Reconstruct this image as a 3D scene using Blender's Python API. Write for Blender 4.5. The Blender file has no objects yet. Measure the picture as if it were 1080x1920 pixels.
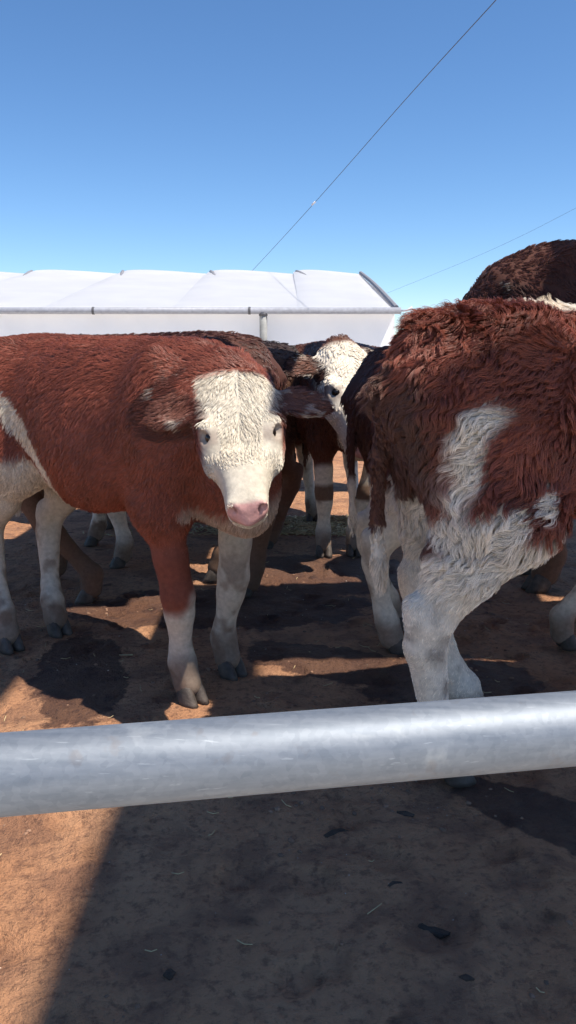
import bpy, math, random
import numpy as np
from mathutils import Vector, Matrix, kdtree

# ------------------------------------------------------------------ camera, sky, sun, exposure
scene = bpy.context.scene
COL = scene.collection
CAM_Z, PITCH, FPX = 1.09, math.radians(11.3), 1507.0      # FPX: focal length in pixels of a 1080 x 1920 frame
cd = bpy.data.cameras.new('camera')
cam = bpy.data.objects.new('camera', cd); COL.objects.link(cam)
cam.location = (0, 0, CAM_Z); cam.rotation_euler = (math.pi / 2 - PITCH, 0, 0)
cd.sensor_fit = 'VERTICAL'; cd.sensor_height = 36.0; cd.sensor_width = 20.25
cd.lens = 36.0 * FPX / 1920.0
cd.clip_start = 0.02; cd.clip_end = 2000
scene.camera = cam

SUN = Vector((0.45, -0.25, 1.0)).normalized()              # towards the sun
elev = math.asin(SUN.z)
w = bpy.data.worlds.new('World'); scene.world = w; w.use_nodes = True
nt = w.node_tree; nt.nodes.clear()
sky = nt.nodes.new('ShaderNodeTexSky'); sky.sky_type = 'NISHITA'; sky.sun_disc = False
sky.sun_elevation = elev; sky.sun_rotation = math.atan2(SUN.x, SUN.y)
sky.altitude = 1800; sky.air_density = 1.0; sky.dust_density = 0.2; sky.ozone_density = 4.5
bg = nt.nodes.new('ShaderNodeBackground'); bg.inputs['Strength'].default_value = 0.088
out = nt.nodes.new('ShaderNodeOutputWorld')
hs = nt.nodes.new('ShaderNodeHueSaturation'); hs.inputs['Saturation'].default_value = 1.12
nt.links.new(sky.outputs[0], hs.inputs['Color']); nt.links.new(hs.outputs[0], bg.inputs[0]); nt.links.new(bg.outputs[0], out.inputs[0])
ld = bpy.data.lights.new('sun', 'SUN'); ld.energy = 3.75; ld.angle = math.radians(0.53); ld.color = (1.0, 0.93, 0.82)
lo = bpy.data.objects.new('sun', ld); COL.objects.link(lo)
lo.rotation_euler = SUN.to_track_quat('Z', 'Y').to_euler()
vs = scene.view_settings
vs.view_transform = 'Standard'; vs.look = 'None'; vs.exposure = 0.95; vs.gamma = 1.0; vs.use_curve_mapping = False
scene.render.engine = 'CYCLES'
scene.cycles.use_denoising = True
scene.cycles.max_bounces = 8; scene.cycles.diffuse_bounces = 4; scene.cycles.glossy_bounces = 4
scene.cycles.transmission_bounces = 6; scene.cycles.transparent_max_bounces = 8
random.seed(7); rng = np.random.default_rng(11)

# ------------------------------------------------------------------ small helpers
def link(o, parent=None):
    COL.objects.link(o)
    if parent is not None: o.parent = parent
    return o
def tag(o, label=None, cat=None, group=None, kind=None):
    if label: o['label'] = label
    if cat: o['category'] = cat
    if group: o['group'] = group
    if kind: o['kind'] = kind
    return o
def empty(name, loc=(0, 0, 0), rz=0):
    o = bpy.data.objects.new(name, None); o.location = loc; o.rotation_euler = (0, 0, rz)
    o.empty_display_size = 0.1
    return link(o)
def mesh_obj(name, v, f, mat=None, parent=None, smooth=False):
    me = bpy.data.meshes.new(name)
    me.from_pydata([tuple(p) for p in v], [], [tuple(q) for q in f]); me.update()
    if smooth: me.polygons.foreach_set('use_smooth', np.ones(len(me.polygons), bool))
    if mat: me.materials.append(mat)
    return link(bpy.data.objects.new(name, me), parent)
def fast_mesh(name, v, quads):
    me = bpy.data.meshes.new(name)
    n, m, k = len(v), len(quads), quads.shape[1]
    me.vertices.add(n); me.vertices.foreach_set('co', np.asarray(v, np.float32).ravel())
    me.loops.add(m * k); me.loops.foreach_set('vertex_index', quads.astype(np.int32).ravel())
    me.polygons.add(m); me.polygons.foreach_set('loop_start', np.arange(0, m * k, k, dtype=np.int32))
    me.polygons.foreach_set('use_smooth', np.ones(m, bool))
    me.update(calc_edges=True); me.validate()
    return me
def box(c, s):
    x, y, z = c; a, b, d = s[0] / 2, s[1] / 2, s[2] / 2
    v = [(x + i * a, y + j * b, z + k * d) for k in (-1, 1) for j in (-1, 1) for i in (-1, 1)]
    f = [(0, 2, 3, 1), (4, 5, 7, 6), (0, 1, 5, 4), (1, 3, 7, 5), (3, 2, 6, 7), (2, 0, 4, 6)]
    return v, f
def tube(pts, radii, n=16, cap=True):
    pts = [Vector(p) for p in pts]; v, f = [], []
    if not hasattr(radii, '__len__'): radii = [radii] * len(pts)
    up = Vector((0, 0, 1))
    t0 = (pts[-1] - pts[0]).normalized()
    if abs(t0.z) > 0.9: up = Vector((1, 0, 0))
    for i, p in enumerate(pts):
        t = (pts[min(i + 1, len(pts) - 1)] - pts[max(i - 1, 0)]).normalized()
        a = t.cross(up).normalized(); b = a.cross(t).normalized()
        for k in range(n):
            an = 2 * math.pi * k / n
            v.append(p + radii[i] * (math.cos(an) * a + math.sin(an) * b))
    for i in range(len(pts) - 1):
        for k in range(n):
            f.append((i * n + k, i * n + (k + 1) % n, (i + 1) * n + (k + 1) % n, (i + 1) * n + k))
    if cap:
        f.append(tuple(range(n - 1, -1, -1))); f.append(tuple((len(pts) - 1) * n + k for k in range(n)))
    return v, f
def join(parts):
    V, F = [], []
    for v, f in parts:
        o = len(V); V += list(v); F += [tuple(i + o for i in q) for q in f]
    return V, F
def gp(px, py):                                            # ground point seen at a place of the 1080 x 1920 frame
    v = (py - 960) / FPX; dn = math.sin(PITCH) + v * math.cos(PITCH); fw = math.cos(PITCH) - v * math.sin(PITCH)
    return ((px - 540) / FPX * CAM_Z / dn, CAM_Z * fw / dn)

# numpy value noise
def _h(i, j, k, s):
    n = (i * 73856093) ^ (j * 19349663) ^ (k * 83492791) ^ (s * 2654435761 % 2147483647)
    n = (n ^ (n >> 13)) * 1274126177 & 0x7fffffff
    n = (n ^ (n >> 16)) * 668265263 & 0x7fffffff
    return ((n ^ (n >> 15)) & 0xffff) / 65535.0
def noise(P, scale, seed=0, octs=1):
    r = np.zeros(len(P)); amp = 1.0; tot = 0
    for o in range(octs):
        Q = P * scale * 2 ** o + 37.0; I = np.floor(Q).astype(np.int64); F = Q - I; F = F * F * (3 - 2 * F)
        v = 0
        for a in (0, 1):
            for b in (0, 1):
                for c in (0, 1):
                    wgt = (F[:, 0] if a else 1 - F[:, 0]) * (F[:, 1] if b else 1 - F[:, 1]) * (F[:, 2] if c else 1 - F[:, 2])
                    v = v + wgt * _h(I[:, 0] + a, I[:, 1] + b, I[:, 2] + c, seed + o)
        r += amp * (v * 2 - 1); tot += amp; amp *= 0.5
    return r / tot
def sstep(a, b, x):
    t = np.clip((x - a) / (b - a), 0, 1); return t * t * (3 - 2 * t)
def nrm(a): return a / (np.linalg.norm(a, axis=-1, keepdims=True) + 1e-12)

# ------------------------------------------------------------------ materials
class NT:
    def __init__(s, name):
        s.m = bpy.data.materials.new(name); s.m.use_nodes = True; s.t = s.m.node_tree; s.t.nodes.clear()
        s.out = s.n('ShaderNodeOutputMaterial')
    def n(s, typ, inp=None, **kw):
        d = s.t.nodes.new(typ)
        for k, v in kw.items(): setattr(d, k, v)
        for k, v in (inp or {}).items(): s.put(d.inputs[k], v)
        return d
    def put(s, sock, v):
        if hasattr(v, 'links') or isinstance(v, bpy.types.NodeSocket): s.t.links.new(v, sock)
        else: sock.default_value = v
    def noise(s, vec, scale, detail=4, rough=0.55, dist=0.0):
        return s.n('ShaderNodeTexNoise', {'Vector': vec, 'Scale': scale, 'Detail': detail, 'Roughness': rough, 'Distortion': dist}).outputs[0]
    def ramp(s, fac, stops):
        r = s.n('ShaderNodeValToRGB', {'Fac': fac}); e = r.color_ramp.elements
        while len(e) < len(stops): e.new(0.5)
        for q, (p, c) in zip(e, stops):
            q.position = p; q.color = (c, c, c, 1) if not hasattr(c, '__len__') else (*c, 1)
        return r.outputs[0]
    def mix(s, fac, a, b, typ='MIX'):
        d = s.n('ShaderNodeMix', data_type='RGBA', blend_type=typ)
        s.put(d.inputs[0], fac); s.put(d.inputs[6], a if not isinstance(a, tuple) else (*a, 1)); s.put(d.inputs[7], b if not isinstance(b, tuple) else (*b, 1))
        return d.outputs[2]
    def math(s, op, a, b=0.0, c=None):
        d = s.n('ShaderNodeMath', operation=op); s.put(d.inputs[0], a); s.put(d.inputs[1], b)
        if c is not None: s.put(d.inputs[2], c)
        return d.outputs[0]
    def bsdf(s, base, rough=0.8, metal=0.0, bump=None, strength=0.3, dist=0.01, spec=0.4, **kw):
        b = s.n('ShaderNodeBsdfPrincipled')
        s.put(b.inputs['Base Color'], base if not isinstance(base, tuple) else (*base, 1))
        s.put(b.inputs['Roughness'], rough); s.put(b.inputs['Metallic'], metal); s.put(b.inputs['Specular IOR Level'], spec)
        for k, v in kw.items(): s.put(b.inputs[k], v)
        if bump is not None:
            bm = s.n('ShaderNodeBump', {'Height': bump, 'Strength': strength, 'Distance': dist})
            s.t.links.new(bm.outputs[0], b.inputs['Normal'])
        s.t.links.new(b.outputs[0], s.out.inputs[0]); return s.m
    def pos(s): return s.n('ShaderNodeNewGeometry').outputs['Position']
    def obj(s): return s.n('ShaderNodeTexCoord').outputs['Object']

def mat_plain(name, col, rough=0.7, metal=0.0, var=0.15, scale=12, bump=0.2, dist=0.004):
    t = NT(name); p = t.obj(); nz = t.noise(p, scale)
    c = t.mix(t.ramp(nz, [(0.3, 0.0), (0.7, 1.0)]), tuple(x * (1 - var) for x in col), tuple(min(1, x * (1 + var)) for x in col))
    return t.bsdf(c, rough, metal, t.noise(p, scale * 6), bump, dist)

def mat_ground():
    t = NT('packed_red_soil'); p = t.pos()
    big = t.noise(p, 1.1, 5, 0.6, 0.6); mid = t.noise(p, 5.5, 6, 0.62, 0.4); fine = t.noise(p, 42, 6, 0.7); grit = t.noise(p, 170, 3, 0.7)
    dry, red, dark = (0.58, 0.31, 0.17), (0.49, 0.23, 0.115), (0.14, 0.068, 0.046)
    c = t.mix(t.ramp(big, [(0.38, 0.0), (0.62, 1.0)]), red, dry)
    c = t.mix(t.math('MULTIPLY', t.ramp(mid, [(0.40, 1.0), (0.52, 0.0)]), 0.6), c, (0.24, 0.12, 0.075))
    c = t.mix(t.math('MULTIPLY', t.ramp(fine, [(0.36, 1.0), (0.50, 0.0)]), 0.6), c, dark)
    # trodden dung flecks
    vo = t.n('ShaderNodeTexVoronoi', {'Vector': t.mix(0.06, p, t.n('ShaderNodeTexNoise', {'Vector': p, 'Scale': 14.0, 'Detail': 3.0}).outputs[1]), 'Scale': 7.5, 'Randomness': 1.0})
    spot = t.ramp(vo.outputs['Distance'], [(0.13, 1.0), (0.24, 0.0)])
    spot = t.math('MULTIPLY', spot, t.ramp(t.noise(p, 2.4, 2), [(0.47, 0.0), (0.6, 1.0)]))
    c = t.mix(t.math('MULTIPLY', spot, 0.75), c, (0.07, 0.038, 0.028))
    speck = t.ramp(grit, [(0.66, 0.0), (0.74, 1.0)])
    c = t.mix(t.math('MULTIPLY', speck, 0.4), c, (0.46, 0.36, 0.27))
    # urine-soaked soil, and the herd's cast shade painted in as dark patches
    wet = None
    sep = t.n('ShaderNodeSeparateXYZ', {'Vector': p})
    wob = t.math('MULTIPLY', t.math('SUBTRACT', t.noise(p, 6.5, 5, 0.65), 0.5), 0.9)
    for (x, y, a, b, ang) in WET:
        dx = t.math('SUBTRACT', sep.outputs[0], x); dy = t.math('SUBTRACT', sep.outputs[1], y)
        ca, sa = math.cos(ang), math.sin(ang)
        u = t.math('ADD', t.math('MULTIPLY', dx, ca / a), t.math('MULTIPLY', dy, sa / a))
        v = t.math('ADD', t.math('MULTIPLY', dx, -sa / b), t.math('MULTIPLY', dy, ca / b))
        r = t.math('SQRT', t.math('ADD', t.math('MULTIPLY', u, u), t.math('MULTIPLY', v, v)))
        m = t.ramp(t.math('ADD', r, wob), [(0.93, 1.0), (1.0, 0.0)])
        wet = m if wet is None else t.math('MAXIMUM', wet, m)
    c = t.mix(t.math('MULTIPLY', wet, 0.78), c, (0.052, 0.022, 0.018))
    h = t.math('ADD', t.math('MULTIPLY', mid, 1.2), t.math('ADD', t.math('MULTIPLY', fine, 0.55), t.math('MULTIPLY', grit, 0.16)))
    h = t.math('ADD', h, t.math('MULTIPLY', spot, 0.25))
    rough = t.math('SUBTRACT', 0.92, t.math('MULTIPLY', wet, 0.22))
    return t.bsdf(c, rough, 0, h, 1.0, 0.05, 0.3)

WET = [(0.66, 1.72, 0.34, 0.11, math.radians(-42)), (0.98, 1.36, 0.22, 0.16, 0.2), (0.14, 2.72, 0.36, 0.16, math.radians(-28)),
       (-0.72, 2.62, 0.16, 0.42, 0.25), (0.55, 2.55, 0.3, 0.25, 0.2), (-0.3, 3.35, 0.7, 0.3, 0.1), (0.2, 3.9, 0.5, 0.4, 0)]  # mid-ground entries stand in for the herd's cast shade

def mat_coat(name='coat_hair'):
    t = NT(name)
    a = t.n('ShaderNodeAttribute', attribute_name='coat_colour')
    hi = t.n('ShaderNodeHairInfo')
    b = t.n('ShaderNodeBsdfPrincipled')
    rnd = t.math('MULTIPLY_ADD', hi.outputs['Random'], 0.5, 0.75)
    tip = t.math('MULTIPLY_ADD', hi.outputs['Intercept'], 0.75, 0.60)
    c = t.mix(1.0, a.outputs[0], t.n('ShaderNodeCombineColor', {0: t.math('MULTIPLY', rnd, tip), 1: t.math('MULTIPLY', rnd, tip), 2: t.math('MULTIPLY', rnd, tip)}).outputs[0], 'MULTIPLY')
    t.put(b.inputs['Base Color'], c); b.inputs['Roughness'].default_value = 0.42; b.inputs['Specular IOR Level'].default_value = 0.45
    t.t.links.new(b.outputs[0], t.out.inputs[0]); return t.m
def mat_skin():
    t = NT('hide'); a = t.n('ShaderNodeAttribute', attribute_name='coat_colour'); bare = t.n('ShaderNodeAttribute', attribute_name='bare')
    p = t.obj(); nz = t.noise(p, 60, 4, 0.6)
    c = t.mix(t.ramp(nz, [(0.3, 0.0), (0.7, 1.0)]), t.mix(1.0, a.outputs[0], (0.7, 0.7, 0.7), 'MULTIPLY'), a.outputs[0])
    r = t.math('MULTIPLY_ADD', bare.outputs['Fac'], -0.42, 0.85)
    return t.bsdf(c, r, 0, t.noise(p, 150, 3), 0.25, 0.003, 0.4)
M_COAT, M_SKIN = mat_coat(), mat_skin()
M_EYE = mat_plain('dark_eye', (0.010, 0.007, 0.006), 0.08, var=0.3, bump=0.0)
M_HOOF = mat_plain('horn', (0.075, 0.058, 0.048), 0.6, var=0.45, scale=30, bump=0.5)

# ------------------------------------------------------------------ cattle: one continuous skin from blended volumes
def smooth_table(xs, cols, n=220):
    """densify station tables with a little rounding"""
    xs = np.asarray(xs, float); t = np.linspace(xs[0], xs[-1], n); outc = []
    k = np.exp(-np.linspace(-2, 2, 15) ** 2); k /= k.sum()
    for c in cols:
        y = np.interp(t, xs, c); yp = np.concatenate([np.full(7, y[0]), y, np.full(7, y[-1])])
        outc.append(np.convolve(yp, k, 'valid'))
    return t, outc

class Field:
    def __init__(s, lo, hi, h):
        s.lo = np.array(lo, float); s.h = h; s.n = np.ceil((np.array(hi) - s.lo) / h).astype(int) + 1
        s.D = np.full(s.n, 1.0, np.float32)
    def block(s, lo, hi, mg):
        a = np.maximum(np.floor((np.minimum(lo, hi) - mg - s.lo) / s.h).astype(int), 0)
        b = np.minimum(np.ceil((np.maximum(lo, hi) + mg - s.lo) / s.h).astype(int) + 1, s.n)
        if (b <= a).any(): return None
        ax = [(s.lo[i] + s.h * np.arange(a[i], b[i])).astype(np.float32) for i in range(3)]
        X, Y, Z = ax[0][:, None, None], ax[1][None, :, None], ax[2][None, None, :]
        return tuple(slice(a[i], b[i]) for i in range(3)), X, Y, Z
    def add(s, sl, d, k):
        A = s.D[sl]; hh = np.clip(0.5 + 0.5 * (A - d) / k, 0, 1)
        s.D[sl] = A * (1 - hh) + d * hh - k * hh * (1 - hh)
    def cut(s, sl, d, k):
        A = s.D[sl]; hh = np.clip(0.5 - 0.5 * (A + d) / k, 0, 1)
        s.D[sl] = A * (1 - hh) - d * hh + k * hh * (1 - hh)
    def cone(s, p, q, r1, r2, k=0.05, flat=1.0, fdir=None):
        p, q = np.array(p, float), np.array(q, float); R = max(r1, r2)
        bl = s.block(np.minimum(p, q) - R, np.maximum(p, q) + R, k + 0.02)
        if bl is None: return
        sl, X, Y, Z = bl; d = q - p; L2 = float(d @ d) + 1e-9
        ux, uy, uz = X - p[0], Y - p[1], Z - p[2]
        t = np.clip((ux * d[0] + uy * d[1] + uz * d[2]) / L2, 0, 1)
        ux, uy, uz = ux - t * d[0], uy - t * d[1], uz - t * d[2]
        if fdir is not None:                               # squeeze across fdir
            m = (ux * fdir[0] + uy * fdir[1] + uz * fdir[2]) * (1 / flat - 1)
            ux, uy, uz = ux + m * fdir[0], uy + m * fdir[1], uz + m * fdir[2]
        ts = t * t * (3 - 2 * t)
        s.add(sl, np.sqrt(ux * ux + uy * uy + uz * uz) - (r1 + (r2 - r1) * ts), k)
    def ell(s, c, r, R=None, k=0.04, cut=False):
        c, r = np.array(c, float), np.array(r, float); m = r.max()
        bl = s.block(c - m, c + m, k + 0.02)
        if bl is None: return
        sl, X, Y, Z = bl; ux, uy, uz = X - c[0], Y - c[1], Z - c[2]
        if R is not None: ux, uy, uz = (R[0][0] * ux + R[0][1] * uy + R[0][2] * uz, R[1][0] * ux + R[1][1] * uy + R[1][2] * uz, R[2][0] * ux + R[2][1] * uy + R[2][2] * uz)
        k0 = np.sqrt((ux / r[0]) ** 2 + (uy / r[1]) ** 2 + (uz / r[2]) ** 2)
        k1 = np.sqrt((ux / r[0] ** 2) ** 2 + (uy / r[1] ** 2) ** 2 + (uz / r[2] ** 2) ** 2) + 1e-6
        d = k0 * (k0 - 1) / k1
        (s.cut if cut else s.add)(sl, d, k)
    def sweep(s, org, R, xs, wid, top, bot, p=2.2, k=0.05, curv=0.0, lo=None, hi=None):
        """profile swept along R[0]; half width along R[1]; top and bottom along R[2]"""
        org = np.array(org, float); R = np.array(R, float)
        t, (W, T, B) = smooth_table(xs, [wid, top, bot])
        cs = [org + a * R[0] + b * R[1] + c * R[2] for a in (xs[0], xs[-1]) for b in (-max(wid), max(wid)) for c in (min(bot), max(top))]
        bl = s.block(np.min(cs, 0), np.max(cs, 0), k + 0.03)
        if bl is None: return
        sl, X, Y, Z = bl; ux, uy, uz = X - org[0], Y - org[1], Z - org[2]
        a, b, c = (R[i][0] * ux + R[i][1] * uy + R[i][2] * uz for i in range(3))
        ac = np.clip(a, xs[0], xs[-1]); over = np.abs(a - ac)
        idx = ((ac - t[0]) / (t[1] - t[0])).astype(np.float32); i0 = np.clip(idx.astype(int), 0, len(t) - 2); fr = idx - i0
        g = lambda A: A.astype(np.float32)[i0] * (1 - fr) + A.astype(np.float32)[i0 + 1] * fr
        Wv, Tv, Bv = g(W), g(T), g(B)
        if curv: c = c - curv * b * b
        cc = (Tv + Bv) / 2; hv = (Tv - Bv) / 2
        q = (np.abs(b / Wv) ** p + np.abs((c - cc) / hv) ** p) ** (1 / p)
        d = (q - 1) * np.minimum(Wv, hv)
        s.add(sl, np.sqrt(np.maximum(d, 0) ** 2 + over ** 2) + np.minimum(d, 0), k)
    def sample(s, P):
        Q = (np.asarray(P) - s.lo) / s.h; I = np.clip(np.floor(Q).astype(int), 0, s.n - 2); F = Q - I; v = 0
        for a in (0, 1):
            for b in (0, 1):
                for c in (0, 1):
                    v = v + (F[:, 0] if a else 1 - F[:, 0]) * (F[:, 1] if b else 1 - F[:, 1]) * (F[:, 2] if c else 1 - F[:, 2]) * s.D[I[:, 0] + a, I[:, 1] + b, I[:, 2] + c]
        return v
    def mesh(s):
        D = s.D; ins = D < 0; n = s.n
        cnt = sum(ins[a:n[0] - 1 + a, b:n[1] - 1 + b, c:n[2] - 1 + c].astype(np.int8) for a in (0, 1) for b in (0, 1) for c in (0, 1))
        act = np.argwhere((cnt > 0) & (cnt < 8)); cid = np.full(n - 1, -1, np.int64); cid[tuple(act.T)] = np.arange(len(act))
        co = np.array([(a, b, c) for a in (0, 1) for b in (0, 1) for c in (0, 1)])
        val = np.stack([D[tuple((act + o).T)] for o in co], 1).astype(float)
        acc = np.zeros((len(act), 3)); num = np.zeros(len(act))
        for i in range(8):
            for j in range(i + 1, 8):
                if np.abs(co[i] - co[j]).sum() != 1: continue
                x = (val[:, i] < 0) != (val[:, j] < 0)
                tt = val[:, i] / (val[:, i] - val[:, j] + 1e-12)
                acc += np.where(x[:, None], co[i] + tt[:, None] * (co[j] - co[i]), 0); num += x
        V = s.lo + s.h * (act + acc / num[:, None]); F = []
        for ax in range(3):
            o = np.eye(3, dtype=int)[ax]; b, c = (ax + 1) % 3, (ax + 2) % 3
            a0 = ins[:n[0] - o[0], :n[1] - o[1], :n[2] - o[2]]; a1 = ins[o[0]:, o[1]:, o[2]:]
            for flip, m in ((0, a0 & ~a1), (1, ~a0 & a1)):
                e = np.argwhere(m); e = e[(e[:, b] > 0) & (e[:, c] > 0) & (e[:, b] < n[b] - 1) & (e[:, c] < n[c] - 1)]
                ob, oc = np.eye(3, dtype=int)[b], np.eye(3, dtype=int)[c]
                q = np.stack([cid[tuple((e - ob - oc).T)], cid[tuple((e - oc).T)], cid[tuple(e.T)], cid[tuple((e - ob).T)]], 1)
                F.append(q[:, ::-1] if flip else q)
        F = np.concatenate(F); F = F[(F >= 0).all(1)]
        E = np.concatenate([F[:, [i, (i + 1) % 4]] for i in range(4)]); E = np.concatenate([E, E[:, ::-1]])
        deg = np.bincount(E[:, 0], minlength=len(V)).astype(float)[:, None]
        for lam in (0.5, -0.52, 0.5, -0.52, 0.4):
            av = np.stack([np.bincount(E[:, 0], V[E[:, 1], i], len(V)) for i in range(3)], 1) / deg
            V = V + lam * (av - V)
        return V, F

BROWN, DARK, TAN, BLACKB = (0.21, 0.057, 0.033), (0.085, 0.028, 0.018), (0.30, 0.15, 0.075), (0.03, 0.014, 0.012)
WHITE, CREAM, PINK = (0.72, 0.64, 0.53), (0.66, 0.56, 0.42), (0.62, 0.33, 0.30)

class Cow:
    def __init__(s, name, label, at, heading, sx, sc, feet, poll, muzzle, h=0.013, pattern=None, hairs=60000, length=0.03, clump=0.55, wave=0.3,
                 ears=((0, 0, 0), (0, 0, 0)), tail=None, roll=0.0, hw=1.0, neck=1.0, hrad=0.0011, nclump=9, headscale=1.0, base=BROWN, fat=1.0, stx=0.0, belly=0.0, white=(.76, .68, .57), soil=(.17, .10, .065)):
        s.__dict__.update(locals()); s.a = math.radians(heading)
        s.h1 = np.array([math.cos(s.a), math.sin(s.a)]); s.l1 = np.array([-s.h1[1], s.h1[0]])
        s.build()
    def loc(s, p):                                         # world -> unscaled cow space
        d = np.array(p[:2], float) - np.array(s.at)
        r = [float(d @ s.h1) / (s.sx * s.sc), float(d @ s.l1) / s.sc]
        return np.array(r + ([p[2] / s.sc] if len(p) > 2 else []))
    def wor(s, V):
        V = np.asarray(V, float); x = V[:, 0] * s.sx * s.sc; y = V[:, 1] * s.sc
        return np.stack([s.at[0] + x * s.h1[0] + y * s.l1[0], s.at[1] + x * s.h1[1] + y * s.l1[1], V[:, 2] * s.sc], 1)
    def build(s):
        po, mu = s.loc(s.poll), s.loc(s.muzzle)
        f = nrm(mu - po); up = np.array([0, 0, 1.0])
        u = nrm(np.cross(up, f)); u = u * 1.0; n = np.cross(f, u)
        cr, sr = math.cos(s.roll), math.sin(s.roll); u, n = cr * u + sr * n, cr * n - sr * u
        L = float(np.linalg.norm(mu - po)); s.hf, s.hu, s.hn, s.po, s.L = f, u, n, po, L
        H = L / 0.47 * s.headscale
        lo = np.min([[-0.86, -0.36, 0.0], po - 0.22 * H - 0.05, mu - 0.16], 0); hi = np.max([[0.66, 0.36, 1.26], po + 0.22 * H + 0.05, mu + 0.16], 0); lo[2] = 0.0
        F = s.F = Field(lo, hi, s.h)
        w = s.hw
        # trunk
        xs = [-.755, -.735, -.70, -.62, -.50, -.32, -.10, .12, .32, .45, .55, .62, .645]
        F.sweep((0, 0, 0), np.eye(3), xs,
                [v * w for v in (.07, .145, .195, .23, .245, .262, .285, .28, .235, .20, .165, .11, .05)],
                [1.05, 1.105, 1.128, 1.143, 1.148, 1.14, 1.132, 1.13, 1.128, 1.10, 1.05, .98, .90],
                [.86, .80, .74, .68 + s.belly, .62 + s.belly, .62 + s.belly - .02 * s.fat, .61 + s.belly - .03 * s.fat, .595 - .03 * s.fat, .575, .58, .60, .65, .71], 2.25, 0.06)
        for sg in (-1, 1):                                 # hip bones, ribs, shoulder blades
            F.ell((-.52, sg * .19 * w, 1.06), (.07, .05, .06), k=.06)
            F.ell((-.71, sg * .10, .99), (.05, .05, .06), k=.05)
            F.ell((.37, sg * .185 * w, .90), (.11, .07, .19), k=.07)
            F.ell((.05, sg * .20 * w, .78), (.28, .10, .2), k=.05)
        F.ell((.59, 0, .69), (.09, .08, .14), k=.07)       # brisket
        # legs
        ft = [s.loc(p) for p in s.feet]                    # front right, front left, hind right, hind left
        s.hoofs = []
        for i, fo in enumerate(ft):
            sg = -1 if i % 2 == 0 else 1
            if i < 2:
                dx, dy = fo[0] - .40, fo[1] - sg * .13
                J = [((.42, sg * .15, .86), .12, .0), ((.37, sg * .16, .64), .085, .08), ((.395, sg * .148, .48), .056, .3), ((.405, sg * .14, .355), .053, .52),
                     ((.40, sg * .135, .30), .047, .6), ((.385, sg * .13, .17), .036, .86), ((.385, sg * .13, .125), .045, .96), ((.405, sg * .13, .06), .048, 1.0)]
            else:
                dx, dy = fo[0] + .55, fo[1] - sg * .14
                J = [((-.52, sg * .12, .93), .18, .0), ((-.45, sg * .16, .71), .125, .08), ((-.56, sg * .16, .56), .078, .3), ((-.67, sg * .15, .435), .056, .50),
                     ((-.668, sg * .145, .37), .049, .58), ((-.60, sg * .14, .18), .037, .88), ((-.575, sg * .14, .13), .046, .96), ((-.55, sg * .14, .06), .05, 1.0)]
            P = [np.array([p[0] + dx * t + (s.stx * (0, 1, .6, 0, 0, 0, 0, 0)[q] if i >= 2 else 0), p[1] + dy * t, p[2]]) for q, (p, r, t) in enumerate(J)]
            rr = [r for p, r, t in J]
            for a in range(len(P) - 1):
                F.cone(P[a], P[a + 1], rr[a], rr[a + 1], 0.06 if a < 2 else 0.022, flat=0.8 if a < 2 else 0.9, fdir=(0, 1, 0))
            if i >= 2:
                F.cone((-.66, sg * .10, .92), (-.60 + dx * .2, sg * .13 + dy * .2, .62), .12, .075, .07)   # hamstring
                F.cone(P[3] + np.array([-.035, 0, .035]), P[3], .028, .03, .03)                            # point of hock
            s.hoofs.append((P[-1][0] + .02, P[-1][1]))
        # neck, throat, dewlap
        nb = np.array([.42, 0, .89]); ne = po + f * .11 * H - n * .085 * H; m1 = nb * .5 + ne * .5 + np.array([0, 0, .01])
        F.cone(nb, m1, .19 * s.neck, .17 * s.neck, .08, .80, (0, 1, 0)); F.cone(m1, ne, .17 * s.neck, .125 * H, .07)
        F.cone(nb + np.array([-.05, 0, .09]), po + f * .06 - n * .085, .11 * s.neck, .07 * H, .06)
        F.cone((.53, 0, .72), po + f * .22 * H - n * .13 * H, .125, .075 * H, .08, .7, (0, 1, 0))
        # head
        ts = [-.045, -.02, .02, .08, .15, .21, .27, .33, .38, .42, .45, .475, .487]
        sz = H
        F.sweep(po, (f, u, n), [t * sz for t in ts],
                [v * sz for v in (.045, .085, .106, .114, .117, .116, .102, .084, .071, .067, .066, .055, .032)],
                [v * sz for v in (-.01, .018, .032, .038, .040, .038, .034, .031, .029, .028, .022, .008, -.012)],
                [v * sz for v in (-.05, -.085, -.11, -.128, -.142, -.148, -.142, -.126, -.108, -.098, -.092, -.08, -.055)], 2.7, .03)
        A = lambda t, a, b: po + sz * (t * f + a * u + b * n)
        R3 = (f, u, n)
        for sg in (-1, 1):
            F.ell(A(.185, sg * .102, .012), [v * sz for v in (.045, .03, .026)], R3, .03)      # brow
            F.ell(A(.235, sg * .098, -.045), [v * sz for v in (.07, .025, .05)], R3, .04)      # cheek bone
            F.ell(A(.15, sg * .075, -.09), [v * sz for v in (.08, .03, .05)], R3, .04)       # jaw
            F.ell(A(.455, sg * .042, .006), [v * sz for v in (.022, .02, .018)], R3, .015)     # nostril rim
            F.ell(A(.472, sg * .046, .002), [v * sz for v in (.019, .013, .016)], R3, .008, cut=True)
            F.ell(A(.44, sg * .066, -.055), [v * sz for v in (.035, .02, .004)], R3, .008, cut=True)
            F.ell(A(.213, sg * .116, .020), [v * sz for v in (.024, .020, .015)], R3, .006, cut=True)
        F.ell(A(.485, 0, -.055), [v * sz for v in (.02, .06, .004)], R3, .008, cut=True)       # mouth line
        F.ell(A(.44, 0, -.095), [v * sz for v in (.04, .05, .03)], R3, .03)                    # chin
        F.ell(A(.0, 0, .005), [v * sz for v in (.06, .07, .035)], R3, .04)                     # poll tuft
        # ears
        s.earf = []
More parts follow.
